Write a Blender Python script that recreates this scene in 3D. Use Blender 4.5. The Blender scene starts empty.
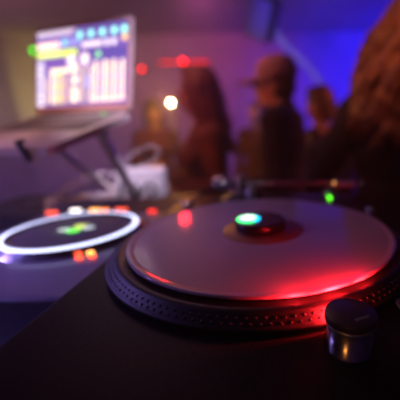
import bpy, bmesh, math, random
from mathutils import Vector, Matrix
random.seed(7)
PI = math.pi
scene = bpy.context.scene
C = scene.collection
V = Vector
ZR = 1.22            # height of the record's top surface

# ------------------------------------------------------------------ materials
def mat(name, col, rough=.5, metal=0., emit=None, strength=0., var=.12, scale=40., bump=0., coat=0., trans=0., spec=None):
    m = bpy.data.materials.new(name); m.use_nodes = True
    nt = m.node_tree; b = nt.nodes['Principled BSDF']
    tc = nt.nodes.new('ShaderNodeTexCoord')
    no = nt.nodes.new('ShaderNodeTexNoise'); no.inputs['Scale'].default_value = scale; no.inputs['Detail'].default_value = 4
    nt.links.new(tc.outputs['Object'], no.inputs['Vector'])
    rp = nt.nodes.new('ShaderNodeValToRGB')
    rp.color_ramp.elements[0].position = .3; rp.color_ramp.elements[1].position = .7
    rp.color_ramp.elements[0].color = [c*(1-var) for c in col]+[1]
    rp.color_ramp.elements[1].color = [min(1, c*(1+var)) for c in col]+[1]
    nt.links.new(no.outputs['Fac'], rp.inputs['Fac']); nt.links.new(rp.outputs['Color'], b.inputs['Base Color'])
    b.inputs['Roughness'].default_value = rough; b.inputs['Metallic'].default_value = metal
    if coat: b.inputs['Coat Weight'].default_value = coat; b.inputs['Coat Roughness'].default_value = .08
    if trans: b.inputs['Transmission Weight'].default_value = trans
    if spec is not None: b.inputs['Specular IOR Level'].default_value = spec
    if emit:
        b.inputs['Emission Color'].default_value = (*emit, 1); b.inputs['Emission Strength'].default_value = strength
    if bump:
        bp = nt.nodes.new('ShaderNodeBump'); bp.inputs['Strength'].default_value = bump; bp.inputs['Distance'].default_value = .004
        nt.links.new(no.outputs['Fac'], bp.inputs['Height']); nt.links.new(bp.outputs['Normal'], b.inputs['Normal'])
    return m

def mat_vcol_emit(name, strength):
    m = bpy.data.materials.new(name); m.use_nodes = True
    nt = m.node_tree; b = nt.nodes['Principled BSDF']
    a = nt.nodes.new('ShaderNodeAttribute'); a.attribute_name = 'Col'
    b.inputs['Base Color'].default_value = (.02, .02, .03, 1); b.inputs['Roughness'].default_value = .2
    nt.links.new(a.outputs['Color'], b.inputs['Emission Color']); b.inputs['Emission Strength'].default_value = strength
    return m

def mat_vinyl():
    m = bpy.data.materials.new('pale_vinyl'); m.use_nodes = True
    nt = m.node_tree; b = nt.nodes['Principled BSDF']
    tc = nt.nodes.new('ShaderNodeTexCoord')
    w = nt.nodes.new('ShaderNodeTexWave'); w.wave_type = 'RINGS'; w.rings_direction = 'Z'
    w.inputs['Scale'].default_value = 130; w.inputs['Distortion'].default_value = .0
    nt.links.new(tc.outputs['Object'], w.inputs['Vector'])
    no = nt.nodes.new('ShaderNodeTexNoise'); no.inputs['Scale'].default_value = 14
    nt.links.new(tc.outputs['Object'], no.inputs['Vector'])
    rp = nt.nodes.new('ShaderNodeValToRGB')
    rp.color_ramp.elements[0].color = (.33, .27, .31, 1); rp.color_ramp.elements[1].color = (.42, .35, .39, 1)
    nt.links.new(no.outputs['Fac'], rp.inputs['Fac']); nt.links.new(rp.outputs['Color'], b.inputs['Base Color'])
    bp = nt.nodes.new('ShaderNodeBump'); bp.inputs['Strength'].default_value = .03; bp.inputs['Distance'].default_value = .0006
    nt.links.new(w.outputs['Fac'], bp.inputs['Height']); nt.links.new(bp.outputs['Normal'], b.inputs['Normal'])
    b.inputs['Roughness'].default_value = .5; b.inputs['Specular IOR Level'].default_value = .15
    b.inputs['Coat Weight'].default_value = .6; b.inputs['Coat Roughness'].default_value = .06
    return m

M = dict(
    wall=mat('painted_wall', (.42, .38, .45), .9, scale=3, var=.15, bump=.1),
    ceiling=mat('painted_ceiling', (.4, .36, .44), .9, scale=2, var=.12, bump=.1),
    floor=mat('dark_club_floor', (.05, .045, .05), .45, scale=5, var=.3),
    table=mat('black_table_laminate', (.015, .014, .017), .5, scale=60, bump=.05),
    plinth=mat('black_turntable_enamel', (.017, .014, .017), .42, scale=300, var=.3, bump=.02, spec=.06),
    rubber=mat('black_rubber', (.012, .012, .012), .8),
    platter=mat('dark_cast_aluminium', (.016, .010, .012), .5, .1, scale=90),
    dots=mat('bare_aluminium_dots', (.05, .034, .038), .5, .3),
    steel=mat('brushed_steel', (.3, .28, .29), .2, 1., scale=80),
    bright=mat('bright_steel', (.8, .8, .8), .25, .9),
    satin=mat('satin_grey_metal', (.3, .3, .32), .35, .9),
    knobtop=mat('black_knob_enamel', (.045, .028, .038), .35, scale=200),
    print=mat('grey_print', (.5, .48, .5), .6),
    felt=mat('black_slipmat_felt', (.03, .027, .03), .95, scale=200, bump=.2),
    vinyl=mat_vinyl(),
    label=mat('dull_orange_label', (.16, .05, .025), .5, scale=30, var=.3),
    puck=mat('black_puck_plastic', (.01, .01, .012), .25),
    player=mat('glossy_dark_player_plastic', (.10, .08, .12), .3, scale=120, coat=.5),
    jogtop=mat('black_jog_vinyl', (.06, .05, .065), .25, scale=60, coat=.3),
    alu=mat('laptop_aluminium', (.62, .55, .55), .35, .55, scale=100, var=.04),
    keys=mat('grey_keycaps', (.16, .14, .14), .5),
    bezel=mat('pink_glow_bezel', (.6, .34, .28), .45),  # warm pink light on the frame put into its base colour
    stand=mat('grey_stand_metal', (.62, .54, .5), .45, .3),
    whitebox=mat('white_plastic', (.75, .72, .74), .45, scale=30, var=.04),
    cablegrey=mat('pale_grey_cable', (.55, .5, .52), .5),
    cableblack=mat('black_cable', (.012, .012, .014), .5),
    case=mat('black_case_laminate', (.02, .018, .022), .6, scale=90, bump=.1),
    fixture=mat('black_fixture_metal', (.02, .02, .022), .5, .3),
    skin=mat('skin', (.55, .33, .25), .5, scale=25, var=.06),
    eye=mat('eye_white', (.75, .72, .7), .3), iris=mat('dark_iris', (.04, .025, .02), .2),
    lip=mat('lips', (.45, .18, .16), .45),
    black_cloth=mat('black_cloth', (.02, .018, .024), .9, scale=60, bump=.3, var=.3),
    navy_cloth=mat('dark_navy_cloth', (.025, .028, .06), .9, scale=60, bump=.3, var=.3),
    rust_cloth=mat('rust_brown_cloth', (.16, .06, .045), .9, scale=25, bump=.4, var=.5),
    maroon_cloth=mat('maroon_cloth', (.15, .03, .035), .9, scale=40, bump=.3, var=.3),
    denim=mat('dark_denim', (.03, .04, .08), .85, scale=120),
    shoe=mat('dark_leather', (.03, .022, .02), .4),
    hair_brown=mat('brown_hair', (.17, .075, .04), .5, scale=18, var=.45, bump=.6),
    hair_auburn=mat('auburn_hair', (.26, .10, .045), .5, scale=18, var=.5, bump=.6),
    hair_dark=mat('dark_hair', (.05, .022, .022), .5, scale=18, var=.4, bump=.6),
    cap=mat('grey_brown_cap_cloth', (.22, .13, .12), .85, scale=90, bump=.2),
    glass=mat('clear_glass', (.9, .92, .95), .05, 0, trans=1., var=.01),
    lampbody=mat('dark_lamp_housing', (.03, .03, .035), .45, .4),
    bluegrille=mat('blue_lit_grille', (.25, .3, .9), .6),  # blue light on the slats put into their base colour
    flag=mat('pale_blue_bunting', (.5, .5, .75), .8),
)
def emis(name, col, s): return mat(name, (.02, .02, .02), .4, emit=col, strength=s, var=.02)
M['e_ring'] = emis('white_ring_glow', (.62, .66, 1.), 2.6)
M['e_orange'] = emis('orange_glow', (1., .22, .03), 3.2)
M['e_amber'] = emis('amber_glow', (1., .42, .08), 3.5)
M['e_red'] = emis('red_glow', (1., .03, .02), 3.)
M['e_redorange'] = emis('red_orange_glow', (1., .09, .03), 3.)
M['e_white'] = emis('white_glow', (1., .9, .85), 3.5)
M['e_green'] = emis('green_glow', (.12, 1., .02), 4.)
M['e_greendim'] = emis('dim_green_glow', (.1, 1., .1), 1.6)
M['e_warmlamp'] = emis('warm_lamp_glow', (1., .72, .32), 110.)
M['e_redlamp'] = emis('red_lamp_glow', (1., .006, .005), 16.)
M['e_redstrip'] = emis('red_strip_glow', (1., .012, .02), 3.)
M['e_greenlaser'] = emis('green_laser_glow', (.03, 1., .005), 5.)
M['e_strobe'] = emis('red_strobe_glow', (1., .03, .02), 9.)
M['e_screen'] = mat_vcol_emit('laptop_display', 1.7)
M['e_jogscreen'] = mat_vcol_emit('jog_display', 1.6)
M['e_puckreflection'] = mat_vcol_emit('puck_reflection_glow', 2.2)

# ------------------------------------------------------------------ mesh helpers
class MB:
    def __init__(s): s.b = bmesh.new(); s.mx = Matrix()
    def _add(s, verts, faces, smooth=True, mx=None):
        T = s.mx @ mx if mx is not None else s.mx
        vs = [s.b.verts.new(T @ V(v)) for v in verts]; out = []
        for f in faces:
            try:
                q = s.b.faces.new([vs[i] for i in f]); q.smooth = smooth; out.append(q)
            except ValueError: pass
        return out
    def box(s, x0, x1, y0, y1, z0, z1, bev=0., seg=2, mx=None):
        t = bmesh.new(); bmesh.ops.create_cube(t, size=1)
        for v in t.verts: v.co = V((x0+(v.co.x+.5)*(x1-x0), y0+(v.co.y+.5)*(y1-y0), z0+(v.co.z+.5)*(z1-z0)))
        if bev: bmesh.ops.bevel(t, geom=t.edges[:], offset=bev, segments=seg, affect='EDGES', profile=.5)
        t.verts.index_update()
        s._add([v.co[:] for v in t.verts], [[v.index for v in f.verts] for f in t.faces], False, mx); t.free(); return s
    def lathe(s, prof, n=48, mx=None, sx=1., sy=1., smooth=True):
        vs, fs, rings = [], [], []
        for r, z in prof:
            if r < 1e-6: rings.append([len(vs)]); vs.append((0, 0, z))
            else:
                rings.append(list(range(len(vs), len(vs)+n)))
                vs += [(r*sx*math.cos(2*PI*k/n), r*sy*math.sin(2*PI*k/n), z) for k in range(n)]
        for a, b in zip(rings, rings[1:]):
            for k in range(n):
                k2 = (k+1) % n
                if len(a) == 1 and len(b) == 1: continue
                if len(a) == 1: fs.append((a[0], b[k2], b[k]))
                elif len(b) == 1: fs.append((a[k], a[k2], b[0]))
                else: fs.append((a[k], a[k2], b[k2], b[k]))
        s._add(vs, fs, smooth, mx); return s
    def capsule(s, p0, r0, p1, r1, n=14):
        p0, p1 = V(p0), V(p1); d = p1-p0; L = d.length
        if L < 1e-5: L = 1e-4; d = V((0, 0, 1))
        q = d.to_track_quat('Z', 'Y').to_matrix().to_4x4()
        prof = [(0, -r0)]+[(r0*math.cos(a), r0*math.sin(a)) for a in (-PI/3, -PI/6, 0)]
        prof += [(r1*math.cos(a), L+r1*math.sin(a)) for a in (0, PI/6, PI/3)]+[(0, L+r1)]
        s.lathe(prof, n, Matrix.Translation(p0) @ q); return s
    def ell(s, c, r, rot=(0, 0, 0), n=18):
        m = Matrix.Translation(V(c)) @ Matrix.Rotation(rot[2], 4, 'Z') @ Matrix.Rotation(rot[1], 4, 'Y') @ Matrix.Rotation(rot[0], 4, 'X') @ Matrix.Diagonal((*r, 1))
        k = n//2
        prof = [(math.cos(-PI/2+PI*i/k) if 0 < i < k else 0, math.sin(-PI/2+PI*i/k)) for i in range(k+1)]
        s.lathe(prof, n, m); return s
    def tube(s, pts, r, n=8, sub=6):
        P = [V(p) for p in pts]; out = []
        if sub > 1 and len(P) > 2:
            Q = [P[0]*2-P[1]]+P+[P[-1]*2-P[-2]]
            for i in range(1, len(Q)-2):
                a, b, c, d = Q[i-1:i+3]
                for k in range(sub):
                    t = k/sub
                    out.append(.5*((2*b)+(c-a)*t+(2*a-5*b+4*c-d)*t*t+(3*b-a-3*c+d)*t**3))
            out.append(P[-1])
        else: out = P
        vs, fs = [], []
        up = V((0, 0, 1)); m = len(out)
        for i, p in enumerate(out):
            t = (out[min(i+1, m-1)]-out[max(i-1, 0)]).normalized()
            a = t.cross(up)
            if a.length < .05: a = t.cross(V((1, 0, 0)))
            a.normalize(); b = a.cross(t)
            rr = r[min(len(r)-1, int(i*len(r)/m))] if isinstance(r, (list, tuple)) else r
            for k in range(n):
                ang = 2*PI*k/n; vs.append(p+a*rr*math.cos(ang)+b*rr*math.sin(ang))
        for i in range(m-1):
            for k in range(n): fs.append((i*n+k, i*n+(k+1) % n, (i+1)*n+(k+1) % n, (i+1)*n+k))
        fs.append(list(range(n))[::-1]); fs.append([(m-1)*n+k for k in range(n)])
        s._add(vs, fs); return s
    def prism(s, outline, z0, z1, mx=None):
        n = len(outline)
        vs = [(x, y, z0) for x, y in outline]+[(x, y, z1) for x, y in outline]
        fs = [list(range(n))[::-1], list(range(n, 2*n))]+[(k, (k+1) % n, n+(k+1) % n, n+k) for k in range(n)]
        s._add(vs, fs, False, mx); return s
    def build(s, name, m, parent=None, loc=None, rem=None, smooth_iter=4):
        bmesh.ops.recalc_face_normals(s.b, faces=s.b.faces[:])
        me = bpy.data.meshes.new(name); s.b.to_mesh(me); s.b.free()
        o = bpy.data.objects.new(name, me); C.objects.link(o)
        if rem:
            md = o.modifiers.new('r', 'REMESH'); md.mode = 'VOXEL'; md.voxel_size = rem; md.use_smooth_shade = True
            if smooth_iter:
                sm = o.modifiers.new('s', 'SMOOTH'); sm.factor = .5; sm.iterations = smooth_iter
            dg = bpy.context.evaluated_depsgraph_get()
            nm = bpy.data.meshes.new_from_object(o.evaluated_get(dg)); o.modifiers.clear()
            o.data = nm; nm.name = name; bpy.data.meshes.remove(me); me = nm
            for p in me.polygons: p.use_smooth = True
        me.materials.clear(); me.materials.append(m)
        if parent: o.parent = parent
        if loc: o.location = loc
        return o

def tag(o, label, cat, group=None, kind=None):
    o['label'] = label; o['category'] = cat
    if group: o['group'] = group
    if kind: o['kind'] = kind
    return o
def thing(name, label, cat, loc=(0, 0, 0), rz=0, group=None):
    o = bpy.data.objects.new(name, None); C.objects.link(o); o.empty_display_size = .05
    o.location = loc; o.rotation_euler = (0, 0, rz); return tag(o, label, cat, group)
def struct(name, mb, m):
    o = mb.build(name, m); o['kind'] = 'structure'; return o
def quads(name, m, parent, items):
    """flat display: items = (corner points list, colour)"""
    me = bpy.data.meshes.new(name); vs, fs, cs = [], [], []
    for pts, col in items:
        fs.append(list(range(len(vs), len(vs)+len(pts)))); vs += [tuple(p) for p in pts]; cs.append(col)
    me.from_pydata(vs, [], fs)
    ca = me.color_attributes.new('Col', 'FLOAT_COLOR', 'CORNER')
    for p in me.polygons:
        for li in p.loop_indices: ca.data[li].color = (*cs[p.index], 1)
    me.materials.append(m)
    o = bpy.data.objects.new(name, me); C.objects.link(o); o.parent = parent; return o
def led(mb_fn, name, m, parent): return mb_fn.build(name, m, parent)

# ------------------------------------------------------------------ room
X0, X1, Y0, Y1, ZC = -4.3, 3.3, -1.8, 5.0, 2.75
FZ = -.10            # dance floor, a step below the booth riser
struct('floor', MB().box(X0-.1, X1+.1, Y0-.1, Y1+.1, FZ-.1, FZ), M['floor'])
struct('floor_riser', MB().box(-2.2, 1.2, Y0, .70, FZ, 0, .006), M['floor'])
struct('ceiling', MB().box(X0-.1, X1+.1, Y0-.1, Y1+.1, ZC, ZC+.1), M['ceiling'])
struct('wall_back', MB().box(X0-.1, X1+.1, Y1, Y1+.1, FZ, ZC), M['wall'])
struct('wall_front', MB().box(X0-.1, X1+.1, Y0-.1, Y0, FZ, ZC), M['wall'])
struct('wall_left', MB().box(X0-.1, X0, Y0, Y1, FZ, ZC), M['wall'])
struct('wall_right', MB().box(X1, X1+.1, Y0, Y1, FZ, ZC), M['wall'])

# ------------------------------------------------------------------ table and case
TZ = 1.07
t = thing('dj_table', 'long black table carrying the turntable, player and laptop stand', 'table', (0, 0, 0))
MB().box(-1.15, .235, -.27, .68, TZ-.04, TZ, .004).build('tabletop', M['table'], t)
for x in (-1.08, .17):
    for y in (-.21, .61):
        MB().box(x-.025, x+.025, y-.025, y+.025, 0, TZ-.04, .003).build('leg', M['table'], t)
c = thing('equipment_case', 'low flat black equipment case on the table behind the player', 'case', (0, 0, TZ))
MB().box(-.86, -.24, .43, .675, 0, .04, .004).build('case_body', M['case'], c)
MB().box(-.863, -.237, .427, .678, .036, .05, .004).build('case_lid', M['case'], c)
for x in (-.75, -.55, -.35):
    MB().box(x-.018, x+.018, .4245, .4275, .028, .046, .001).build('latch', M['satin'], c)
CZ = TZ+.05

# ------------------------------------------------------------------ turntable
PZ = ZR-.02
tt = thing('turntable', 'black direct-drive turntable in front with red-lit dotted platter rim', 'turntable', (0, 0, TZ))
def tz(z): return z-TZ
MB().box(-.180, .18, -.236, .282, tz(1.098), tz(PZ), .006, 3).build('plinth', M['plinth'], tt)
for x in (-.13, .13):
    for y in (-.165, .235):
        MB().lathe([(0, 0), (.026, 0), (.028, .006), (.024, .03), (0, .03)], 28, Matrix.Translation((x, y, 0))).build('foot', M['rubber'], tt)
pr = [(0, -.019), (.170, -.019), (.172, -.018), (.1745, -.0165), (.1755, -.0145), (.1745, -.0128), (.1725, -.0122), (.1722, -.0118)]
pr += [(.1655, -.0068), (.1652, -.0062), (.1625, -.0048), (.160, -.0046), (.158, -.0055), (0, -.0055)]
pl = MB().lathe([(r, z+ZR-TZ) for r, z in pr], 160).build('platter', M['platter'], tt)
d = MB()
for row, (r, z) in enumerate(((.1712, -.0111), (.1678, -.0086))):
    for k in range(150):
        a = 2*PI*(k+.5*row)/150
        mx = Matrix.Translation((r*math.cos(a), r*math.sin(a), z+ZR-TZ)) @ Matrix.Rotation(a, 4, 'Z') @ Matrix.Rotation(.65, 4, 'Y')
        d.lathe([(0.00135, -.0003), (.0011, .0006), (0, .0009)], 8, mx)
d.build('strobe_dots', M['dots'], pl)
sp = MB().lathe([(.0036, -.006), (.0036, .003), (.0025, .005), (0, .0055)], 16, Matrix.Translation((0, 0, ZR-TZ))).build('spindle', M['bright'], tt)
# strobe lamp with the power switch on top
KX, KY = .0630, -.1830
kz = PZ-TZ
MB().lathe([(.0160, -.001), (.0163, 0), (.0163, .0015), (.0154, .002), (.0154, .0195), (0, .0195)], 48, Matrix.Translation((KX, KY, kz))).build('strobe_housing', M['steel'], tt)
kr = MB().lathe([(.0150, .0193), (.0166, .0195), (.0169, .0203), (.0169, .0213), (.0155, .0216)], 48, Matrix.Translation((KX, KY, kz))).build('chrome_rim', M['bright'], tt)
kc = MB().lathe([(.0155, .0212), (.0168, .0214), (.0170, .0222), (.0170, .0250), (.0166, .0258), (.0160, .0262), (.0, .0263)], 48, Matrix.Translation((KX, KY, kz))).build('power_switch', M['knobtop'], tt)
fc = bpy.data.curves.new('power', 'FONT'); fc.body = 'power'; fc.size = .0042; fc.align_x = 'CENTER'
to = bpy.data.objects.new('tmp', fc); C.objects.link(to)
me = bpy.data.meshes.new_from_object(to.evaluated_get(bpy.context.evaluated_depsgraph_get()))
bpy.data.objects.remove(to)
po = bpy.data.objects.new('switch_lettering', me); C.objects.link(po); me.materials.append(M['print']); po.parent = kc
po.location = (KX+.006, KY-.0075, kz+.02635); po.rotation_euler = (0, 0, .35)
dv = V((-KX, -KY, 0)).normalized(); ang = math.atan2(dv.y, dv.x)
w = MB()
for k in range(9):
    a0, a1 = ang-.75+1.5*k/9, ang-.75+1.5*(k+1)/9
    w._add([(KX+.0156*math.cos(a), KY+.0156*math.sin(a), z) for a, z in ((a0, kz+.004), (a1, kz+.004), (a1, kz+.0175), (a0, kz+.0175))], [(0, 1, 2, 3)])
w.build('strobe_window', M['e_strobe'], tt)
# start button and pitch control
MB().box(.111, .148, -.168, -.131, kz, kz+.004, .0015).build('start_button', M['steel'], tt)
MB().box(.155, .17, -.166, -.15, kz, kz+.0025, .001).build('speed_button', M['satin'], tt)
MB().box(.155, .17, -.149, -.133, kz, kz+.0025, .001).build('speed_button', M['satin'], tt)
ps = MB().box(.05, .17, .236, .262, kz, kz+.0012, .0004).build('pitch_panel', M['knobtop'], tt)
MB().box(.118, .130, .237, .261, kz+.0012, kz+.012, .002).build('slider_cap', M['satin'], ps)
MB().lathe([(0.0032, 0), (.0032, .004), (.0024, .0062), (0, .007)], 16, Matrix.Translation((.1235, .2245, kz))).build('pitch_lamp', M['e_green'], tt)
MB().lathe([(.006, 0), (.006, .014), (.0045, .016), (0, .016)], 20, Matrix.Translation((.167, .105, kz))).build('stylus_lamp', M['satin'], tt)
MB().lathe([(.008, 0), (.008, .005), (.0, .005)], 20, Matrix.Translation((.168, .075, kz))).build('cue_socket', M['rubber'], tt)
# tonearm
ax, ay = -.052, .212
ta = MB().lathe([(.036, 0), (.036, .006), (.030, .009), (.026, .010), (.024, .018), (0, .018)], 40, Matrix.Translation((ax, ay, kz))).build('tonearm', M['knobtop'], tt)
MB().box(ax-.0045, ax+.0045, ay-.022, ay-.015, kz+.010, kz+.052, .0012).build('gimbal_post', M['bright'], ta)
MB().box(ax-.0045, ax+.0045, ay+.015, ay+.022, kz+.010, kz+.052, .0012).build('gimbal_post', M['bright'], ta)
MB().lathe([(0, -.011), (.012, -.011), (.013, -.006), (.013, .006), (.012, .011), (0, .011)], 24, Matrix.Translation((ax, ay, kz+.037)) @ Matrix.Rotation(PI/2, 4, 'Y')).build('pivot_housing', M['knobtop'], ta)
MB().lathe([(0, -.014), (.012, -.014), (.0135, -.011), (.0135, .009), (.012, .012), (0, .012)], 28, Matrix.Translation((ax-.034, ay, kz+.037)) @ Matrix.Rotation(PI/2, 4, 'Y')).build('counterweight', M['bright'], ta)
MB().tube([(ax-.04, ay, kz+.037), (ax+.0, ay, kz+.037), (ax+.06, ay+.001, kz+.036), (ax+.11, ay+.008, kz+.035), (ax+.15, ay+.010, kz+.034), (ax+.182, ay+.006, kz+.033)], .0042, 12).build('arm_tube', M['satin'], ta)
MB().box(ax+.032, ax+.044, ay-.008, ay+.008, kz, kz+.030, .002).build('arm_rest', M['knobtop'], ta)
MB().lathe([(.009, 0), (.009, .026), (.006, .03), (0, .03)], 20, Matrix.Translation((ax+.022, ay-.020, kz+.006))).build('antiskate_dial', M['satin'], ta)
hs = MB().box(ax+.176, ax+.222, ay-.003, ay+.015, kz+.027, kz+.036, .003).build('headshell', M['stand'], ta)
MB().box(ax+.188, ax+.214, ay, ay+.012, kz+.012, kz+.027, .002).build('cartridge', M['knobtop'], hs)
MB().lathe([(0, 0), (.0016, .0004), (.0018, .002), (0, .003)], 12, Matrix.Translation((ax+.180, ay-.004, kz+.035))).build('collar_glint', M['e_amber'], hs)
MB().tube([(ax+.220, ay+.006, kz+.032), (ax+.232, ay+.004, kz+.032), (ax+.238, ay-.002, kz+.035)], .0013, 8).build('finger_lift', M['bright'], hs)

# slipmat, record, puck
sm = MB().lathe([(0, -.0053), (.1505, -.0053), (.151, -.0045), (.1505, -.0040), (0, -.0040)], 128).build('slipmat', M['felt'], loc=(0, 0, ZR))
tag(sm, 'thin dark felt slipmat showing under the edge of the record', 'slipmat')
vr = thing('vinyl_record', 'pale pinkish vinyl record lying on the turntable platter', 'record', (0, 0, ZR))
MB().lathe([(.0, -.0039), (.148, -.0039), (.1525, -.0034), (.1545, -.0020), (.1545, -.0008), (.1535, 0), (.1520, .0002), (.1495, -.0003), (.1465, -.0010), (.1460, -.0010), (.1455, -.0010), (.061, -.0010), (.0605, -.0010), (.060, -.0010), (.052, -.0006), (.0515, -.0006), (0.0005, -.0006)], 160).build('disc', M['vinyl'], vr)
MB().lathe([(.050, -.0007), (.0495, -.0003), (.0, -.0003)], 80).build('label', M['label'], vr)
pk = thing('record_puck', 'small black puck with painted green reflection at the centre of the record', 'puck', (-.0035, .004, ZR-.0002))
MB().lathe([(.0, 0), (.0300, 0), (.0312, .001), (.0312, .0105), (.0300, .0120), (.0285, .0125), (.0282, .0125), (0, .0125)], 64).build('puck_body', M['puck'], pk)
items = []
lx, ly, R1, R2 = -.0145, -.002, .0150, .0175  # green reflection on the puck's gloss, modelled as an emissive domed patch
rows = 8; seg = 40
def reflection_pt(f, a): return (lx+R1*f*math.cos(a), ly+R2*f*math.sin(a), .0127+.0032*(1-f*f))
def reflection_col(f, a):
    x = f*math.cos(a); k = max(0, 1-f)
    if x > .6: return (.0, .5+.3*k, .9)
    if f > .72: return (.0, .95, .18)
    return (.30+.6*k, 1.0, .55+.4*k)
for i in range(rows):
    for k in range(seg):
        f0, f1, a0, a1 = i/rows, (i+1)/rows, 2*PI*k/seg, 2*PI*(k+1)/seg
        pts = [reflection_pt(f1, a0), reflection_pt(f1, a1), reflection_pt(f0, a1)]+([reflection_pt(f0, a0)] if i else [])
        items.append((pts, reflection_col((f0+f1)/2, (a0+a1)/2)))
quads('painted_reflection', M['e_puckreflection'], pk, items)

sc = MB().tube([(-.093, .236, PZ+.036), (-.107, .20, PZ+.030), (-.124, .185, PZ+.018), (-.140, .19, PZ+.003)], .0022, 8).build('signal_lead', M['cableblack'])
tag(sc, 'thin black lead curving down beside the counterweight of the tonearm', 'cable')
pg = thing('jack_plug', 'silver plug lying at the end of the thin black tonearm lead', 'plug', (-.146, .192, PZ))
MB().tube([(.006, 0, .004), (-.008, .003, .004)], .0036, 10).build('plug_body', M['bright'], pg)
MB().tube([(-.008, .003, .004), (-.018, .005, .004)], .0018, 8).build('plug_tip', M['bright'], pg)

# ------------------------------------------------------------------ media player on the left
mp = thing('media_player', 'dark glossy media player with white glowing jog ring beside the turntable', 'player', (-.334, .142, TZ))
MB().box(-.150, .150, -.205, .240, .012, .095, .006, 3).build('player_body', M['player'], mp)
for x in (-.12, .12):
    for y in (-.17, .2): MB().lathe([(0, 0), (.016, 0), (.016, .013), (0, .013)], 20, Matrix.Translation((x, y, 0))).build('foot', M['rubber'], mp)
jw = MB().lathe([(.112, .094), (.111, .0965), (.106, .0975), (.105, .0985), (.103, .1045), (.1005, .1065), (.089, .1065), (.087, .1049), (.0865, .1045), (.086, .1045), (.036, .1045), (0, .1045)], 96).build('jog_wheel', M['jogtop'], mp)
MB().lathe([(.1022, .1050), (.1012, .1072), (.0990, .1078), (.0960, .1078), (.0945, .1066)], 96).build('ring_light', M['e_ring'], jw)
it = []
def disc_quad(cx, cy, rx, ry, col, z, n=20): it.append(([(cx+rx*math.cos(2*PI*k/n), cy+ry*math.sin(2*PI*k/n), z) for k in range(n)], col))
disc_quad(0, 0, .0345, .0345, (.015, .02, .03), .1048)
disc_quad(-.014, -.004, .011, .008, (.55, .62, .6), .1050)
disc_quad(.021, .006, .010, .009, (.45, .5, .6), .1050)
disc_quad(.004, -.010, .011, .009, (.12, 1., .06), .1052)
disc_quad(.003, .010, .010, .008, (.75, .95, .12), .1052)
disc_quad(.0, .024, .015, .005, (.35, .3, .1), .1050)
quads('jog_display', M['e_jogscreen'], jw, it)
def pbtn(x, y, w, h, m, z=.095): MB().box(x-w/2-.334*0, x+w/2, y-h/2, y+h/2, z, z+.004, .001).build('lit_button', m, mp)
ox, oy = .334, -.136
rear = MB().prism([(.118, .0943), (.238, .0943), (.238, .102), (.232, .1035), (.205, .1015)], -.148, .148, Matrix(((0, 0, 1, 0), (1, 0, 0, 0), (0, 1, 0, 0), (0, 0, 0, 1)))).build('rear_panel', M['case'], mp)
for (x, y, w, h, m) in ((-.470, .292, .022, .008, 'e_redorange'), (-.426, .304, .022, .008, 'e_white'), (-.383, .304, .022, .008, 'e_amber'), (-.360, .304, .012, .008, 'e_orange'), (-.325, .306, .026, .005, 'e_redorange'), (-.252, .292, .016, .006, 'e_red')):
    yy = y-.158; zz = .0945+(yy-.118)/(.205-.118)*.007
    MB().box(-w/2, w/2, -h/2, h/2, -.001, .0035, .001, 2, Matrix.Translation((max(-.14, x+.334), yy, zz)) @ Matrix.Rotation(.08, 4, 'X')).build('lit_button', M[m], rear)
for (x, y, m) in ((-.258, .051, 'e_amber'), (-.274, .048, 'e_redorange'), (-.248, .038, 'e_redorange'), (-.264, .034, 'e_redorange')):
    pbtn(x+ox, y+oy, .009, .006, M[m])
MB().box(.118, .122, -.11, .02, .095, .0957).build('tempo_slot', M['rubber'], mp)
MB().box(.112, .128, -.05, -.038, .0955, .103, .002).build('tempo_cap', M['satin'], mp)

# ------------------------------------------------------------------ laptop
Hh = V((-.3055, .3575, 1.3748)); yaw, dt, st = .3254, .3055, .2211
A = V((-math.cos(yaw), math.sin(yaw), 0)); N = V((-math.sin(yaw), -math.cos(yaw), 0)); K = V((0, 0, 1))
FR = N*math.cos(dt)-K*math.sin(dt); UP = K*math.cos(st)-N*math.sin(st)
DN = A.cross(FR); DN = DN if DN.z > 0 else -DN     # deck normal (up)
SN = A.cross(UP); SN = SN if SN.dot(N) > 0 else -SN  # lid normal, towards the user
def frame(o, x, y, z): return Matrix(((x.x, y.x, z.x, o.x), (x.y, y.y, z.y, o.y), (x.z, y.z, z.z, o.z), (0, 0, 0, 1)))
R_ = -A
Ho = Hh+A*.304                                     # left end of the hinge
deckM = frame(Ho, R_, -FR, DN)                      # x right, y towards hinge(0) from front(-.212), z up
lidM = frame(Ho, R_, UP, SN)                       # x right, y up, z towards user
lp = thing('laptop', 'silver laptop raised on a stand showing bright music software', 'laptop', Hh)
def lb(): b = MB(); return b
inv = Matrix.Translation(-Hh)
def rr(x0, x1, y0, y1, r, n=6):
    o = []
    for cx, cy, a in ((x1-r, y1-r, 0), (x0+r, y1-r, PI/2), (x0+r, y0+r, PI), (x1-r, y0+r, 1.5*PI)):
        o += [(cx+r*math.cos(a+PI/2*k/n), cy+r*math.sin(a+PI/2*k/n)) for k in range(n+1)]
    return o
b = MB(); b.mx = inv; b.prism(rr(0, .304, -.212, 0, .010), -.014, 0, deckM); base = b.build('base', M['alu'], lp)
b = MB(); b.mx = inv
for r_ in range(6):
    nk = 14 if r_ < 5 else 8
    for k in range(nk):
        x0 = .018+k*.268/nk; wk = .268/nk-.003
        b.box(x0, x0+wk, -.032-r_*.0168, -.0185-r_*.0168, -.0005, .0012, .0004, 1, deckM)
kb = b.build('keyboard', M['keys'], base)
b = MB(); b.mx = inv; b.prism(rr(.10, .204, -.205, -.135, .004), 0, .0006, deckM); b.build('trackpad', M['stand'], base)
b = MB(); b.mx = inv; b.prism(rr(.228, .236, -.008, -.003, .001), .0, .002, deckM); b.build('power_lamp', M['e_greendim'], base)
b = MB(); b.mx = inv; b.prism(rr(0, .304, .004, .212, .010), -.005, 0, lidM); lid = b.build('lid', M['alu'], lp)
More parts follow.
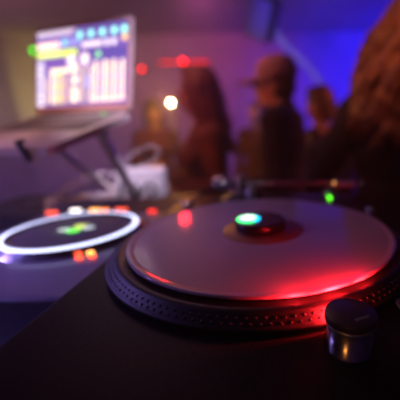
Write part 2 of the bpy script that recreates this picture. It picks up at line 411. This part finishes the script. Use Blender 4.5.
b = MB(); b.mx = inv; b.prism(rr(.004, .300, .008, .208, .007), 0.0001, .0008, lidM); b.build('bezel', M['bezel'], lid)
b = MB(); b.mx = inv; b.tube([deckM @ V((.03, -.001, .002)), deckM @ V((.274, -.001, .002))], .004, 10); b.build('hinge', M['keys'], lp)
# display contents; u to the right, v downwards
SX0, SX1, SY0, SY1 = .009, .295, .020, .202
it = []
lay = [0]
def ui(u0, u1, v0, v1, col, lift=1):
    z = .0011+.00012*lift
    f = lambda u, v: (inv @ lidM) @ V((SX0+(SX1-SX0)*u, SY1-(SY1-SY0)*v, z))
    it.append(([f(u0, v1), f(u1, v1), f(u1, v0), f(u0, v0)], col))
def uid(u, v, ru, col, lift=2, n=14):
    z = .0011+.00012*lift; rv = ru*(SX1-SX0)/(SY1-SY0)
    it.append(([(inv @ lidM) @ V((SX0+(SX1-SX0)*(u+ru*math.cos(2*PI*k/n)), SY1-(SY1-SY0)*(v-rv*math.sin(2*PI*k/n)), z)) for k in range(n)], col))
PUR = (.17, .08, .36); DPU = (.10, .06, .30); WH = (1.25, .93, .66); PK = (1.2, .74, .66); CR = (1.25, .90, .45)
ui(0, 1, 0, 1, PUR, 0)
ui(0, .45, 0, .055, (.45, .33, .5)); ui(.45, 1, .0, .05, DPU)
for k in range(8): ui(.02+k*.05, .05+k*.05, .03, .075, (.8, .66, .72), 2)
for u in (.50, .62, .74, .86, .96): uid(u, .105, .034, (.10, .85, .75)); uid(u, .10, .022, (.55, 1., .95), 3)
ui(.0, .27, .15, .235, PK); ui(.02, .2, .17, .215, WH, 2); uid(.33, .17, .025, (.2, .8, .85)); ui(.27, .5, .13, .23, (.28, .25, .62))
ui(.52, .74, .20, .265, (.85, .7, .78)); 
for u in (.79, .86): uid(u, .235, .028, (.85, .72, .85))
uid(.965, .20, .028, (1., .6, .25))
ui(.0, .47, .265, .35, (.70, .85, .10)); ui(.03, .3, .285, .325, (.95, .95, .35), 2)
ui(.55, 1, .30, .42, DPU)
for u in (.405, .555): uid(u, .41, .055, (.75, .5, .62)); uid(u, .41, .036, (1., .85, .85), 3)
uid(.70, .37, .026, (.3, .85, .35))
ui(.0, .09, .38, .99, (.36, .26, .55))
for v in (.42, .50, .58, .68, .78, .86, .94): ui(.01, .08, v, v+.05, (.9, .78, .85), 2)
ui(.16, .40, .50, .56, WH, 2)
for k, (u0, u1, v0, v1, cc) in enumerate(((.11, .13, .6, .96, CR), (.17, .20, .5, .96, WH), (.215, .25, .56, .97, CR), (.27, .30, .55, .96, (.8, .75, .2)), (.31, .34, .58, .97, (1., .55, .35)),
        (.385, .40, .6, .97, CR), (.41, .48, .46, .58, WH), (.42, .49, .61, .72, (1.2, .9, .7)), (.415, .49, .76, .95, WH), (.53, .55, .5, .97, CR), (.57, .595, .62, .78, (.12, .2, .95)), (.61, .635, .5, .97, WH),
        (.66, .69, .45, .96, WH), (.715, .73, .48, .97, PK), (.755, .79, .45, .96, WH), (.81, .825, .47, .97, CR), (.85, .88, .45, .96, WH), (.90, .915, .5, .96, PK), (.935, .965, .46, .95, WH))):
    ui(u0, u1, v0, v1, cc, 2)
ui(.62, .98, .91, .95, PK, 3); ui(.1, .6, .965, .985, DPU, 3)
for v in (.65, .8): ui(.1, .36, v, v+.02, (.45, .3, .6), 3); ui(.66, .96, v, v+.015, (.55, .4, .7), 3)
quads('screen', M['e_screen'], lid, it)

# laptop stand (two arms with front hooks, legs, base bar) standing on the case
ls = thing('laptop_stand', 'grey metal laptop stand with slanting flat legs under the laptop', 'stand', (-.45, .58, CZ))
inv2 = Matrix.Translation(-V((-.45, .58, CZ)))
for i, s in enumerate((.052, .245)):
    o = Hh+A*s-DN*.014
    b = MB(); b.mx = inv2
    mx = frame(o, A, FR, DN)
    b.box(-.006, .006, -.005, .216, -.009, -.001, .001, 1, mx)
    arm = b.build('support_arm', M['stand'], ls)
    b = MB(); b.mx = inv2; b.box(-.006, .006, .2135, .2195, -.009, .028, .0015, 2, mx); b.box(-.006, .006, .207, .2195, .024, .029, .001, 1, mx); b.build('hook', M['rubber'], arm)
    top = o+FR*.055-DN*.005
    foot = V((top.x-.105, .575, CZ+.012)) if i == 0 else V((top.x+.06, .60, CZ+.012))
    d_ = (foot-top); zz = d_.normalized(); xx = A; yy = zz.cross(xx).normalized(); xx = yy.cross(zz)
    if i == 0:
        foot = V((-.424, .575, CZ+.012)); d_ = foot-top; zz = d_.normalized(); yy = zz.cross(A).normalized(); xx = yy.cross(zz)
    b = MB(); b.mx = inv2; b.box(-.013, .013, -.006, .006, -.008, d_.length, .0015, 1, frame(top, xx, yy, zz)); b.build('leg', M['stand'], ls)
    b = MB(); b.mx = inv2; b.lathe([(0, -.018), (.011, -.018), (.011, .018), (0, .018)], 20, frame(top, yy, zz, xx)); b.build('joint', M['bluegrille'] if 0 else M['satin'], ls)
b = MB(); b.mx = inv2; b.box(-.63, -.39, .555, .62, CZ, CZ+.012, .003); b.build('base_plate', M['stand'], ls)

# ------------------------------------------------------------------ white box, plugs, cables on the case
wb = thing('power_box', 'white plastic box with rounded edges on the case behind the player', 'box', (-.415, .61, CZ))
MB().box(-.072, .072, -.03, .045, 0, .096, .008, 3).build('box_shell', M['whitebox'], wb)
MB().lathe([(.021, -.001), (.021, .006), (.018, .009), (0, .009)], 28, Matrix.Translation((-.015, -.03, .032)) @ Matrix.Rotation(PI/2, 4, 'X')).build('round_socket', M['whitebox'], wb)
MB().lathe([(.015, -.001), (.015, .005), (.012, .008), (0, .008)], 28, Matrix.Translation((.045, -.03, .034)) @ Matrix.Rotation(PI/2, 4, 'X')).build('round_socket', M['whitebox'], wb)
def cable(name, pts, r, m, label): return tag(MB().tube(pts, r, 8).build(name, M[m]), label, 'cable')
cz = CZ+.004
cable('power_cable', [(-.49, .52, cz), (-.462, .545, cz+.01), (-.452, .553, CZ+.052), (-.43, .555, CZ+.064), (-.407, .553, CZ+.050), (-.398, .545, cz+.012), (-.385, .552, CZ+.045), (-.367, .555, CZ+.056), (-.346, .552, CZ+.040), (-.335, .54, cz)], .0055, 'cableblack', 'black cable arching in two loops in front of the white box')
cable('thin_wire', [(-.448, .60, CZ+.097), (-.448, .602, CZ+.125), (-.415, .607, CZ+.150), (-.371, .61, CZ+.165), (-.345, .61, CZ+.152), (-.36, .608, CZ+.125), (-.395, .60, CZ+.108), (-.43, .60, CZ+.0985)], .0022, 'cablegrey', 'thin pale wire looping in the air above the white box')
cable('grey_cable', [(-.487, .60, CZ+.03), (-.505, .56, CZ+.055), (-.53, .53, CZ+.058), (-.575, .50, CZ+.03), (-.64, .47, cz)], .0042, 'cablegrey', 'pale grey cable arching left from the white box, upper one')
cable('grey_cable', [(-.487, .585, CZ+.018), (-.50, .545, CZ+.03), (-.535, .51, CZ+.022), (-.575, .475, cz)], .0042, 'cablegrey', 'pale grey cable running low between player and white box')
cable('grey_cable', [(-.487, .625, CZ+.055), (-.53, .60, CZ+.085), (-.60, .58, CZ+.06), (-.68, .56, cz+.01), (-.75, .55, cz)], .0035, 'cablegrey', 'thin pale grey cable behind the others, reaching furthest left')
for (x, y, l) in ((-.605, .47, 'white power plug lying on the case left of the grey cables'),):
    p = thing('power_plug', l, 'plug', (x, y, CZ), .5)
    MB().box(-.02, .02, -.014, .014, 0, .032, .006, 3).build('plug_body', M['whitebox'], p)
    for s in (-.006, .006): MB().box(.019, .034, s-.002, s+.002, .012, .018, .0005).build('prong', M['bright'], p)
p = thing('audio_plug', 'small pale pink plug upright on the case behind the jog wheel', 'plug', (-.535, .455, CZ))
MB().lathe([(0, 0), (.007, 0), (.007, .016), (.005, .019), (.005, .026), (0, .026)], 18).build('plug_body', M['whitebox'], p)
MB().lathe([(.003, .026), (.003, .034), (0, .035)], 12).build('plug_tip', M['bright'], p)

# ------------------------------------------------------------------ people
def hand(b, w, d, up, curl=.5, s=1., thumb=1):
    """palm + five bent fingers grown from wrist w along d; 'up' = back of the hand"""
    d = V(d).normalized(); up = (V(up)-d*V(up).dot(d)).normalized(); sd = d.cross(up)*thumb
    w = V(w)
    b.capsule(w, .026*s, w+d*.035*s, .028*s)
    for k in range(4):
        off = (k-1.5)*.0195*s
        b.capsule(w+d*.02*s+sd*off*.6, .016*s, w+d*.085*s+sd*off, .0125*s, 10)
        L = (.066, .077, .072, .056)[k]*s; q = w+d*.088*s+sd*off; dd = d; r = .0098*s
        for j, fr in enumerate((.45, .32, .26)):
            a = curl*(.7+.25*j); dd = (dd*math.cos(a)-up*math.sin(a)).normalized() if j or curl else dd
            q2 = q+dd*L*fr; b.capsule(q, r, q2, r*.92, 10); q = q2; r *= .92
            u2 = sd.cross(dd)*thumb; up2 = u2
    q = w+d*.028*s-sd*.026*s; dd = (d*.62-sd*.7-up*.3).normalized(); r = .0115*s
    for fr in (.038, .030, .024):
        q2 = q+dd*fr*s; b.capsule(q, r, q2, r*.9, 10); q = q2; r *= .9; dd = (dd*.85+d*.35-up*.15).normalized()

def human(name, label, loc, rz, S, arms, top_mat, leg_mat, hair_mat, hair, headyaw=0., headpitch=0., group=None, cap=False, lean=V((0, 0, 0)), wide=1., drop=0., vox=.0075, long_sleeve=True, coat_len=.0, fem=False):
    root = thing(name, label, 'person', loc, rz, group)
    sh = (.165 if fem else .185)*wide; hipw = .095 if not fem else .10
    def up_(p): p = V(p); k = max(0, p.z-.9)/.8; return (p+lean*k)*S
    b = MB()
    Pn = dict(pel=(0, 0, .94), wst=(0, .0, 1.09), chest=(0, .005, 1.27), neck0=(0, .015, 1.42), neck1=(0, -.005, 1.52))
    def cap_(p0, r0, p1, r1): b.capsule(up_(p0), r0*S, up_(p1), r1*S)
    hw = .125 if not fem else .115
    def torso(bb, e=0., z0=.90):
        def e_(c, r): bb.ell(up_(c), tuple((q+e)*S for q in r))
        e_((0, 0, max(.95, z0+.05)), (.165*wide, .115, .12)); e_((0, .0, 1.08), ((.150 if not fem else .128)*wide, .105, .15))
        e_((0, .003, 1.26), ((.175 if not fem else .150)*wide, .118, .17)); e_((0, .012, 1.365), (sh*1.02, .085, .075))
        for s in (-1, 1):
            bb.capsule(up_((s*.05, .015, 1.42)), (.045+e)*S, up_((s*sh, .012, 1.385)), (.056+e)*S)
            if fem: bb.ell(up_((s*.07, -.085, 1.27)), tuple((q+e)*S for q in (.062, .055, .06)))
            bb.capsule(up_((s*.085, .025, .93)), (.10+e)*S, up_((s*.08, .02, 1.0)), (.09+e)*S)
    torso(b)
    cap_((0, .015, 1.40), .062, (0, -.003-drop*.5, 1.53-drop), .056)
    # head
    hb = MB(); hc = V((0, -.012-drop*.6, 1.62-drop))
    HM = Matrix.Translation(up_(hc)) @ Matrix.Rotation(headyaw, 4, 'Z') @ Matrix.Rotation(headpitch, 4, 'X') @ Matrix.Diagonal((S, S, S, 1))
    old = b.mx; b.mx = HM
    b.ell((0, .012, .028), (.075, .094, .088)); b.ell((0, -.028, -.03), (.062, .066, .080)); b.ell((0, -.062, -.088), (.030, .026, .024))
    b.capsule((0, -.092, .012), .010, (0, -.112, -.024), .0135); b.ell((0, -.100, -.030), (.019, .014, .010))
    b.ell((0, -.090, -.058), (.027, .013, .0075)); b.ell((0, -.088, -.070), (.023, .013, .008))
    for s in (-1, 1):
        b.ell((s*.076, .012, -.012), (.010, .022, .033), (0, 0, s*.3)); b.ell((s*.032, -.082, .026), (.026, .014, .009)); b.ell((s*.044, -.064, -.022), (.024, .022, .022))
        b.capsule((s*.03, -.02, -.075), .034, (0, -.05, -.085), .030)
    b.mx = old
    # arms and legs
    for side, s in (('L', 1), ('R', -1)):
        el, wr, hd, hup, curl = arms[side]
        shp = up_((s*sh, .012, 1.385)); el = up_(el); wr = up_(wr)
        b.capsule(shp, .052*S, el, .040*S); b.capsule(el, .041*S, wr, .027*S)
        hand(b, wr+V(hd).normalized()*.01, hd, hup, curl, S, s)
    for s in (-1, 1):
        b.capsule(V((s*.09, .01, .90))*S, .088*S, V((s*.095, -.01, .50))*S, .056*S); b.capsule(V((s*.095, -.005, .50))*S, .055*S, V((s*.10, .02, .09))*S, .038*S)
        b.capsule(V((s*.10, .03, .045))*S, .04*S, V((s*.11, -.13, .035))*S, .033*S)
    body = b.build('body', M['skin'], root, rem=vox)
    # clothing
    b = MB(); e = .014; torso(b, e, .90-coat_len)
    if coat_len: b.ell((0, 0, .92*S), (.19*wide*S, .135*S, .16*S))
    for side, s in (('L', 1), ('R', -1)):
        el, wr, hd, hup, curl = arms[side]
        shp = up_((s*sh, .012, 1.385)); el = up_(el); wr = up_(wr)
        b.capsule(shp, .066*S, el, .053*S)
        if long_sleeve: b.capsule(el, .053*S, wr+(el-wr)*.08, .040*S)
    b.capsule(up_((0, .022, 1.40)), .066*S, up_((0, .012, 1.448)), .066*S)
    b.build('jacket' if long_sleeve else 'top', M[top_mat], root, rem=vox*1.1, smooth_iter=5)
    b = MB()
    b.ell(V((0, .005, .93))*S, (.172*wide*S, .125*S, .11*S))
    for s in (-1, 1):
        b.capsule(V((s*.09, .012, .90))*S, .101*S, V((s*.095, -.01, .50))*S, .071*S); b.capsule(V((s*.095, -.008, .50))*S, .071*S, V((s*.10, .02, .11))*S, .058*S)
        b.capsule(V((s*.085, .03, .93))*S, .11*S, V((s*.085, .03, .93))*S+V((0, 0, .001)), .11*S)
    b.build('trousers', M[leg_mat], root, rem=vox*1.2)
    for s in (-1, 1):
        sb = MB(); sb.capsule(V((s*.10, .035, .048))*S, .048*S, V((s*.11, -.14, .038))*S, .039*S); sb.box((s*.105-.045)*S, (s*.105+.045)*S, -.175*S, .08*S, 0, .018*S, .006)
        sb.build('shoe', M['shoe'], root, rem=.008)
    for s in (-1, 1):
        q = MB(); q.mx = HM; q.ell((s*.032, -.084, .012), (.0135, .012, .0085)); ey = q.build('eye', M['eye'], root)
        q = MB(); q.mx = HM; q.ell((s*.032, -.0945, .012), (.006, .003, .006)); q.build('iris', M['iris'], ey)
    q = MB(); q.mx = HM; q.ell((0, -.0985, -.0585), (.023, .0075, .0055)); q.ell((0, -.0965, -.0685), (.02, .0075, .006)); q.build('lips', M['lip'], root)
    # hair
    b = MB(); b.mx = HM
    rnd = random.Random(name+label)
    def scalp(e):
        b.ell((0, .022, .040), (.079+e, .092+e, .085+e)); b.ell((0, .05, .0), (.074+e, .066+e, .075+e))
    if hair == 'short': scalp(.006)
    if hair in ('long', 'curly'):
        scalp(.014)
        ln = .36 if hair == 'long' else .36
        wob = .010 if hair == 'long' else .020
        nst = 46 if hair == 'long' else 150
        for k in range(nst):
            a = PI*(-.12+1.24*k/(nst-1))      # round the back of the head from ear to ear
            r0 = .078+.012*rnd.random()
            p = V((r0*math.cos(a), .02+.088*math.sin(a), .03+.03*rnd.random()))
            L = ln*(.8+.3*rnd.random()); n = 7; prev = p; ph = rnd.random()*6
            for j in range(1, n+1):
                f = j/n; spread = (1+.25*f if hair == 'long' else 1+.85*math.sin(min(1, f*1.3)*PI*.6))
                q = V((r0*spread*math.cos(a)+wob*math.sin(ph+f*9), .02+(.090*spread)*math.sin(a)+wob*math.cos(ph+f*8)+.02*f, p.z-L*f))
                rr_ = .019 if hair == 'long' else .0135
                b.capsule(prev, rr_*(1-.3*f), q, rr_*(1-.42*f), 8); prev = q
        for s in (-1, 1):
            b.capsule((s*.02, -.05, .118), .022, (s*.075, -.045, .02), .020); b.capsule((s*.075, -.045, .02), .020, (s*.088, -.035, -.14), .014)
    if hair == 'bob':
        scalp(.014)
        for k in range(40):
            a = PI*(-.15+1.3*k/39); p = V((.08*math.cos(a), .02+.088*math.sin(a), .03))
            q = V((.094*math.cos(a), .02+.10*math.sin(a), -.10-.03*rnd.random())); b.capsule(p, .02, q, .013, 8)
        for s in (-1, 1): b.capsule((s*.02, -.05, .118), .022, (s*.078, -.045, .0), .018)
    b.build('hair', M[hair_mat], root, rem=.006, smooth_iter=1)
    if cap:
        b = MB(); b.mx = HM
        b.lathe([(.108, 0), (.110, .02), (.106, .055), (.088, .088), (.05, .108), (0, .112)], 36, Matrix.Translation((0, .014, .042)) @ Matrix.Rotation(.08, 4, 'X') @ Matrix.Diagonal((.86, 1.04, 1, 1)))
        cp = b.build('cap', M['cap'], root)
        b = MB(); b.mx = HM
        vs = []; n = 15
        for j, e in enumerate((0, 1)):
            for z in (0, .007):
                for k in range(n):
                    a = -PI+PI*k/(n-1)
                    x, y = .088*math.cos(a), .014+(.10+.125*e)*math.sin(a)
                    vs.append((x, y-.004, .046+z-.022*e+.012*math.sin(a)*-1*0-.014*(abs(math.cos(a))*e)))
        fs = []
        for k in range(n-1):
            fs += [(k, k+1, 2*n+k+1, 2*n+k), (n+k, n+k+1, 3*n+k+1, 3*n+k), (2*n+k, 2*n+k+1, 3*n+k+1, 3*n+k), (k, k+1, n+k+1, n+k)]
        b._add(vs, fs); b.build('brim', M['cap'], cp)
        b = MB(); b.mx = HM; b.ell((0, .016, .157), (.008, .008, .005)); b.build('cap_button', M['cap'], cp)
    return root

down = lambda s: ((s*.235, .03, 1.11), (s*.25, -.04, .86), (s*.05, -.15, -1), (s*1, 0, 0), .28)
# man in the cap, facing left; near (left) arm bent in front, other hangs
human('person', 'person in a dark jacket and peaked cap, standing side-on facing left', (.07, 1.45, FZ), -PI*.60, 1.055,
      dict(L=((.25, .04, 1.12), (.14, -.17, 1.02), (-.8, -.4, .1), (.3, -.5, .8), .5), R=down(-1)), 'black_cloth', 'denim', 'hair_dark', 'short', headyaw=.05, cap=True, coat_len=.04, wide=1.1, drop=.055)
# woman with long hair
human('person', 'person with very long straight auburn hair and a rust-brown top', (-.385, 1.42, FZ), -PI*.36, 1.0,
      dict(L=((.24, .02, 1.12), (.17, -.21, 1.12), (-.5, -.8, .1), (.3, 0, 1), .6), R=((-.24, -.02, 1.12), (-.16, -.23, 1.10), (.5, -.8, .1), (-.3, 0, 1), .6)), 'rust_cloth', 'denim', 'hair_auburn', 'long', headyaw=-.1, headpitch=.08, fem=True)
# dancer behind the man, forearm bent across, holding a glass
human('person', 'dark-haired person behind the capped one, bare forearm bent, holding a glass', (.365, 1.98, FZ), -PI*.38, .975,
      dict(L=((.42, .03, 1.52), (.30, -.13, 1.44), (-.12, -.16, -.08), (.5, -.5, .6), .8), R=down(-1)), 'navy_cloth', 'denim', 'hair_dark', 'bob', headpitch=.25, fem=True, long_sleeve=False)
# big curly haired person at the right, seen from behind
human('person', 'person with big curly brown hair seen from behind at the right edge', (.515, .90, FZ), PI*.93, 1.075,
      dict(L=((.29, .03, 1.12), (.31, -.06, .88), (-.1, -.2, -1), (1, 0, 0), .3), R=((-.29, .03, 1.12), (-.31, -.06, .88), (.1, -.2, -1), (-1, 0, 0), .3)), 'black_cloth', 'denim', 'hair_brown', 'curly', wide=.95, fem=True)
human('person', 'person in a red top far behind, between the long-haired one and the capped one', (-.175, 3.1, FZ), -.25, .965,
      dict(L=down(1), R=down(-1)), 'maroon_cloth', 'denim', 'hair_dark', 'short', wide=.95)
human('person', 'shorter dark-clad person half hidden between the dark-haired one and the curly-haired one', (.62, 2.55, FZ), -.2, .90,
      dict(L=down(1), R=down(-1)), 'navy_cloth', 'denim', 'hair_dark', 'short', wide=1.1)
# dim figures farther back
human('person', 'dim person in maroon standing behind the bright lamp on its stand', (-1.17, 2.78, FZ), .5, .97,
      dict(L=down(1), R=((-.24, -.02, 1.12), (-.14, -.22, 1.12), (.6, -.7, .2), (-.3, 0, 1), .5)), 'maroon_cloth', 'denim', 'hair_dark', 'bob', fem=True)
gl = thing('drinking_glass', 'small glass catching blue light in the hand of the dark-haired person', 'glass', (.282, 1.655, 1.232))
MB().lathe([(0, 0), (.026, 0), (.030, .09), (.0285, .09), (.0245, .006), (0, .006)], 28).build('tumbler', M['glass'], gl)
MB().lathe([(0, .0065), (.0243, .0065), (.0265, .05), (0, .05)], 28).build('drink', M['flag'], gl)

# ------------------------------------------------------------------ lamps and fittings
def orient(d): return V(d).to_track_quat('Z', 'Y').to_matrix().to_4x4()
camloc = V((.0145, -.3521, ZR+.124))
L0 = V((-.842, 2.3, 1.53))
lm = thing('stand_lamp', 'small bright warm round lamp on a thin black stand among the crowd', 'lamp', (L0.x, L0.y, FZ))
dL = (V((-.1, -1, -.12))).normalized(); mx = Matrix.Translation((0, 0, L0.z-FZ)) @ orient(dL)
MB().lathe([(0, -.07), (.025, -.07), (.034, -.05), (.036, .0), (.033, .0), (.030, -.012), (0, -.014)], 28, mx).build('lamp_head', M['lampbody'], lm)
MB().lathe([(.0155, -.0125), (.012, -.008), (.006, -.006), (0, -.0055)], 28, mx).build('lens', M['e_warmlamp'], lm)
MB().tube([(0, .02, L0.z-FZ-.03), (0, .02, .25)], .009, 10).build('pole', M['fixture'], lm)
for k in range(3):
    a = 2*PI*k/3; MB().tube([(0, .02, .45), (.28*math.cos(a), .02+.28*math.sin(a), .008)], .008, 8).build('leg', M['fixture'], lm)
def wall_lamp(name, x, z, r, m, label, cat='lamp', y=Y1):
    t_ = thing(name, label, cat, (x, y, z))
    MB().box(-.05, .05, -.02, .002, -.05, .05, .004).build('wall_plate', M['fixture'], t_)
    mxx = Matrix.Translation((0, -.1, 0)) @ orient((0.15, -1, -.15))
    MB().lathe([(0, -.09), (r*.8, -.09), (r*1.15, -.04), (r*1.2, .03), (r*1.05, .03), (r*1.0, .0), (0, -.005)], 28, mxx).build('lamp_head', M['lampbody'], t_)
    MB().lathe([(r, .0), (r*.6, .012), (0, .016)], 24, mxx).build('lens', M[m], t_)
    return t_
wall_lamp('wall_lamp', -1.405, 2.335, .03, 'e_redlamp', 'red wall lamp in the middle of the red light strip')
wall_lamp('wall_lamp', -2.072, 2.23, .024, 'e_redlamp', 'red wall lamp seen just right of the laptop')
wall_lamp('laser_lamp', -3.74, 2.52, .034, 'e_greenlaser', 'green stage laser on the back wall left of the laptop screen')
stp = thing('light_strip', 'long red light strip mounted high on the back wall', 'light strip', (-1.40, Y1, 2.33))
MB().box(-.42, .42, -.05, -.002, -.03, .03, .004).build('housing', M['fixture'], stp)
MB().box(-.40, .40, -.058, -.049, -.012, .012, .003).build('diffuser', M['e_redstrip'], stp)
# hanging blue panel speaker
hp = thing('hanging_speaker', 'boxy hanging loudspeaker lit blue near the ceiling', 'speaker', (-.068, 2.62, 2.24))
mx = Matrix.Rotation(-.5, 4, 'Z') @ Matrix.Rotation(.35, 4, 'X') @ Matrix.Rotation(.45, 4, 'Y')
MB().box(-.12, .12, -.08, .10, -.16, .16, .012, 3, mx).build('cabinet', M['lampbody'], hp)
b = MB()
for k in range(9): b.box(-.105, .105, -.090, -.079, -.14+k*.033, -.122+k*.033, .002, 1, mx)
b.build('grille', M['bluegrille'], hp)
MB().tube([(0, 0, .1), (0, .02, ZC-2.24)], .012, 8).build('bracket', M['fixture'], hp)
bt = thing('bunting', 'garland of small pale flags drooping in the blue light', 'bunting', (.05, 2.7, 2.15))
gp = [(-.02, .0, .10), (.002, 0, 0.0), (.124, 0, -.125), (.29, 0, -.265), (.42, 0, -.42), (.65, 0, -.70)]
MB().tube(gp, .008, 6).build('cord', M['flag'], bt)
for i in range(12):
    f = (i+.5)/12*(len(gp)-1); k = min(int(f), len(gp)-2); p = V(gp[k]).lerp(V(gp[k+1]), f-k)
    MB().prism([(-.04, .0), (.04, .0), (.005+.01*math.sin(i*3), -.085)], -.001, .001, Matrix.Translation(p) @ Matrix.Rotation(PI/2, 4, 'X') @ Matrix.Rotation(.4*math.sin(i*2.1), 4, 'Y')).build('flag', M['flag'], bt)

# ------------------------------------------------------------------ lights
def area(loc, target, size, col, power, sizey=None):
    l = bpy.data.lights.new('area_light', 'AREA'); l.color = col; l.energy = power; l.size = size
    if sizey: l.shape = 'RECTANGLE'; l.size_y = sizey
    o = bpy.data.objects.new('area_light', l); C.objects.link(o); o.location = loc
    o.rotation_euler = (V(target)-V(loc)).to_track_quat('-Z', 'Y').to_euler(); return o
def spot(loc, target, ang, col, power, blend=.5, r=.04):
    l = bpy.data.lights.new('spot_light', 'SPOT'); l.color = col; l.energy = power; l.spot_size = math.radians(ang); l.spot_blend = blend; l.shadow_soft_size = r
    o = bpy.data.objects.new('spot_light', l); C.objects.link(o); o.location = loc
    o.rotation_euler = (V(target)-V(loc)).to_track_quat('-Z', 'Y').to_euler(); return o
def point(loc, col, power, r=.02):
    l = bpy.data.lights.new('point_light', 'POINT'); l.color = col; l.energy = power; l.shadow_soft_size = r
    o = bpy.data.objects.new('point_light', l); C.objects.link(o); o.location = loc; return o
BLUE = (.05, .05, 1.); VIO = (.45, .18, 1.); MAG = (1., .22, .55); RED = (1., .012, .018); AMB = (1., .55, .1)
BLUE = (.015, .01, 1.)
# blue wash on the right back wall and ceiling
spot((2.8, 2.8, 2.6), (1.6, 5, 1.7), 72, BLUE, 800, .8, .1)
spot((2.2, 3.4, .4), (1.6, 4.7, 2.7), 90, BLUE, 260, .8, .1)
spot((.5, 1.0, 2.65), (.25, 2.7, 1.95), 36, (.22, .2, 1.), 110, .9, .06)  # added unseen spot that brings out the bunting
spot((.3, .9, 2.5), (-.07, 2.62, 2.24), 12, (.03, .03, 1.), 70, .8, .05)  # added unseen spot for the hanging speaker alone
# violet and pink washes over the left and middle
spot((-.7, 2.9, 2.65), (-.9, 5, 1.6), 100, (.85, .11, .44), 95, .9, .1)
spot((-3.0, 2.4, 2.6), (-2.8, 5, 1.6), 100, (.9, .38, .42), 85, .9, .1)
spot((-4.1, 3.6, 1.0), (-3.75, 5, 1.9), 60, (.8, .65, .05), 110, .9, .1)  # unseen yellow spot added for the yellow-green glow at far left
spot((-2.6, 1.4, 2.4), (-3.6, 3.6, .5), 80, (.35, .16, 1.), 150, .9, .1)  # unseen violet spot added to tint the left wall and haze
# orange/red side light on the crowd
spot((-1.6, .5, 2.5), (-.3, 1.45, 1.45), 40, (1., .11, .035), 60, .8, .08)
spot((-.2, .1, 2.6), (.40, .85, 1.6), 28, (1., .24, .08), 60, .9, .08)
spot((1.9, 1.5, 2.5), (.42, 1.75, 1.35), 30, (1., .14, .07), 110, .8, .08)
spot((-1.1, 1.2, 2.4), (.05, 1.5, 1.6), 16, (1., .25, .16), 70, .8, .08)
spot((-.9, 2.2, 2.5), (-.15, 3.1, 1.5), 16, (1., .2, .08), 50, .8, .08)
# the stand lamp's own warm light
point((L0.x-.02, L0.y-.08, L0.z), (1., .40, .09), 12, .02)
spot((.3, .3, 2.6), (.42, 1.68, 1.36), 9, (1., .15, .06), 60, .8, .05)  # added unseen spot, apart from the stand lamp, on the dancer's arm
# unseen lights added to brighten the decks and the gear on them
area((-.8, 1.3, 2.6), (-.25, .1, 1.2), .8, (.95, .42, .58), 4.)
spot((-1.4, -.5, 1.7), (-.62, -.16, 1.1), 26, (.24, .2, 1.), 45, 1., .12)  # low violet fill standing in for glare at the lower left
spot((-1.35, .04, 1.62), (-.60, .05, 1.165), 32, (.36, .24, 1.), 200, 1., .12)  # violet fill on the player standing in for veiling glare
spot((-.9, -.6, 2.3), (-.5, .35, 1.35), 24, (1., .42, .36), 50, .9, .06)
spot((.35, -.05, 2.3), (-.49, .56, 1.16), 14, (.9, .7, 1.), 180, .8, .05)
spot((-1.62, 4.85, 2.70), (-.10, .05, 1.2), 9, RED, 26, .5, .055)  # unseen red lamp placed for the red dot reflected in the record
spot((-.5, -1.2, 1.9), (KX, KY, 1.21), 5, (1., .35, .05), 4, .8, .02)
spot((1.0, 2.2, 2.5), (-.42, .42, 1.26), 7, BLUE, 200, .8, .04)
spot((.25, -.9, 2.2), (-.05, .21, 1.23), 4, (.85, .75, 1.), 14, .8, .03)
spot((-.95, -.4, 1.9), (-.38, .44, 1.27), 9, (1., .62, .45), 12, .8, .03)
# the turntable's own red strobe
for (a_, p_) in ((-.98, .18), (-1.17, .38), (-1.38, .17)):
    spot((.1615*math.cos(a_), .1615*math.sin(a_), ZR+.0035), (.05*math.cos(a_), .05*math.sin(a_), ZR-.004), 165, RED, p_*.95, .3, .002)
spot((.1768*math.cos(-1.24), .1768*math.sin(-1.24), ZR-.0035), (.03, -.10, ZR-.012), 175, RED, .4, .2, .002)

# ------------------------------------------------------------------ haze in the air
w = bpy.data.worlds.new('World'); scene.world = w; w.use_nodes = True
nt = w.node_tree; nt.nodes['Background'].inputs['Color'].default_value = (0, 0, 0, 1)
vs = nt.nodes.new('ShaderNodeVolumeScatter'); vs.inputs['Density'].default_value = .062; vs.inputs['Anisotropy'].default_value = .2
vs.inputs['Color'].default_value = (.95, .92, 1, 1)
nt.links.new(vs.outputs['Volume'], nt.nodes['World Output'].inputs['Volume'])

# ------------------------------------------------------------------ camera
cam = bpy.data.cameras.new('camera'); co = bpy.data.objects.new('camera', cam); C.objects.link(co)
cam.sensor_width = 36; cam.sensor_fit = 'HORIZONTAL'; cam.lens = 300*36/400; cam.clip_start = .01
cam.shift_x = -(274.6-200)/400; cam.shift_y = (211-200)/400
pitch, roll = .2804, -.0157
cp, sp_ = math.cos(pitch), math.sin(pitch); F = V((0, cp, -sp_)); U = V((0, sp_, cp)); R = V((1, 0, 0))
Rr = R*math.cos(roll)+U*math.sin(roll); Uu = -R*math.sin(roll)+U*math.cos(roll)
co.matrix_world = frame(camloc, Rr, Uu, -F)
cam.dof.use_dof = True; cam.dof.focus_distance = .225; cam.dof.aperture_fstop = 2.9
scene.camera = co
scene.view_settings.view_transform = 'Standard'
scene.view_settings.look = 'None'
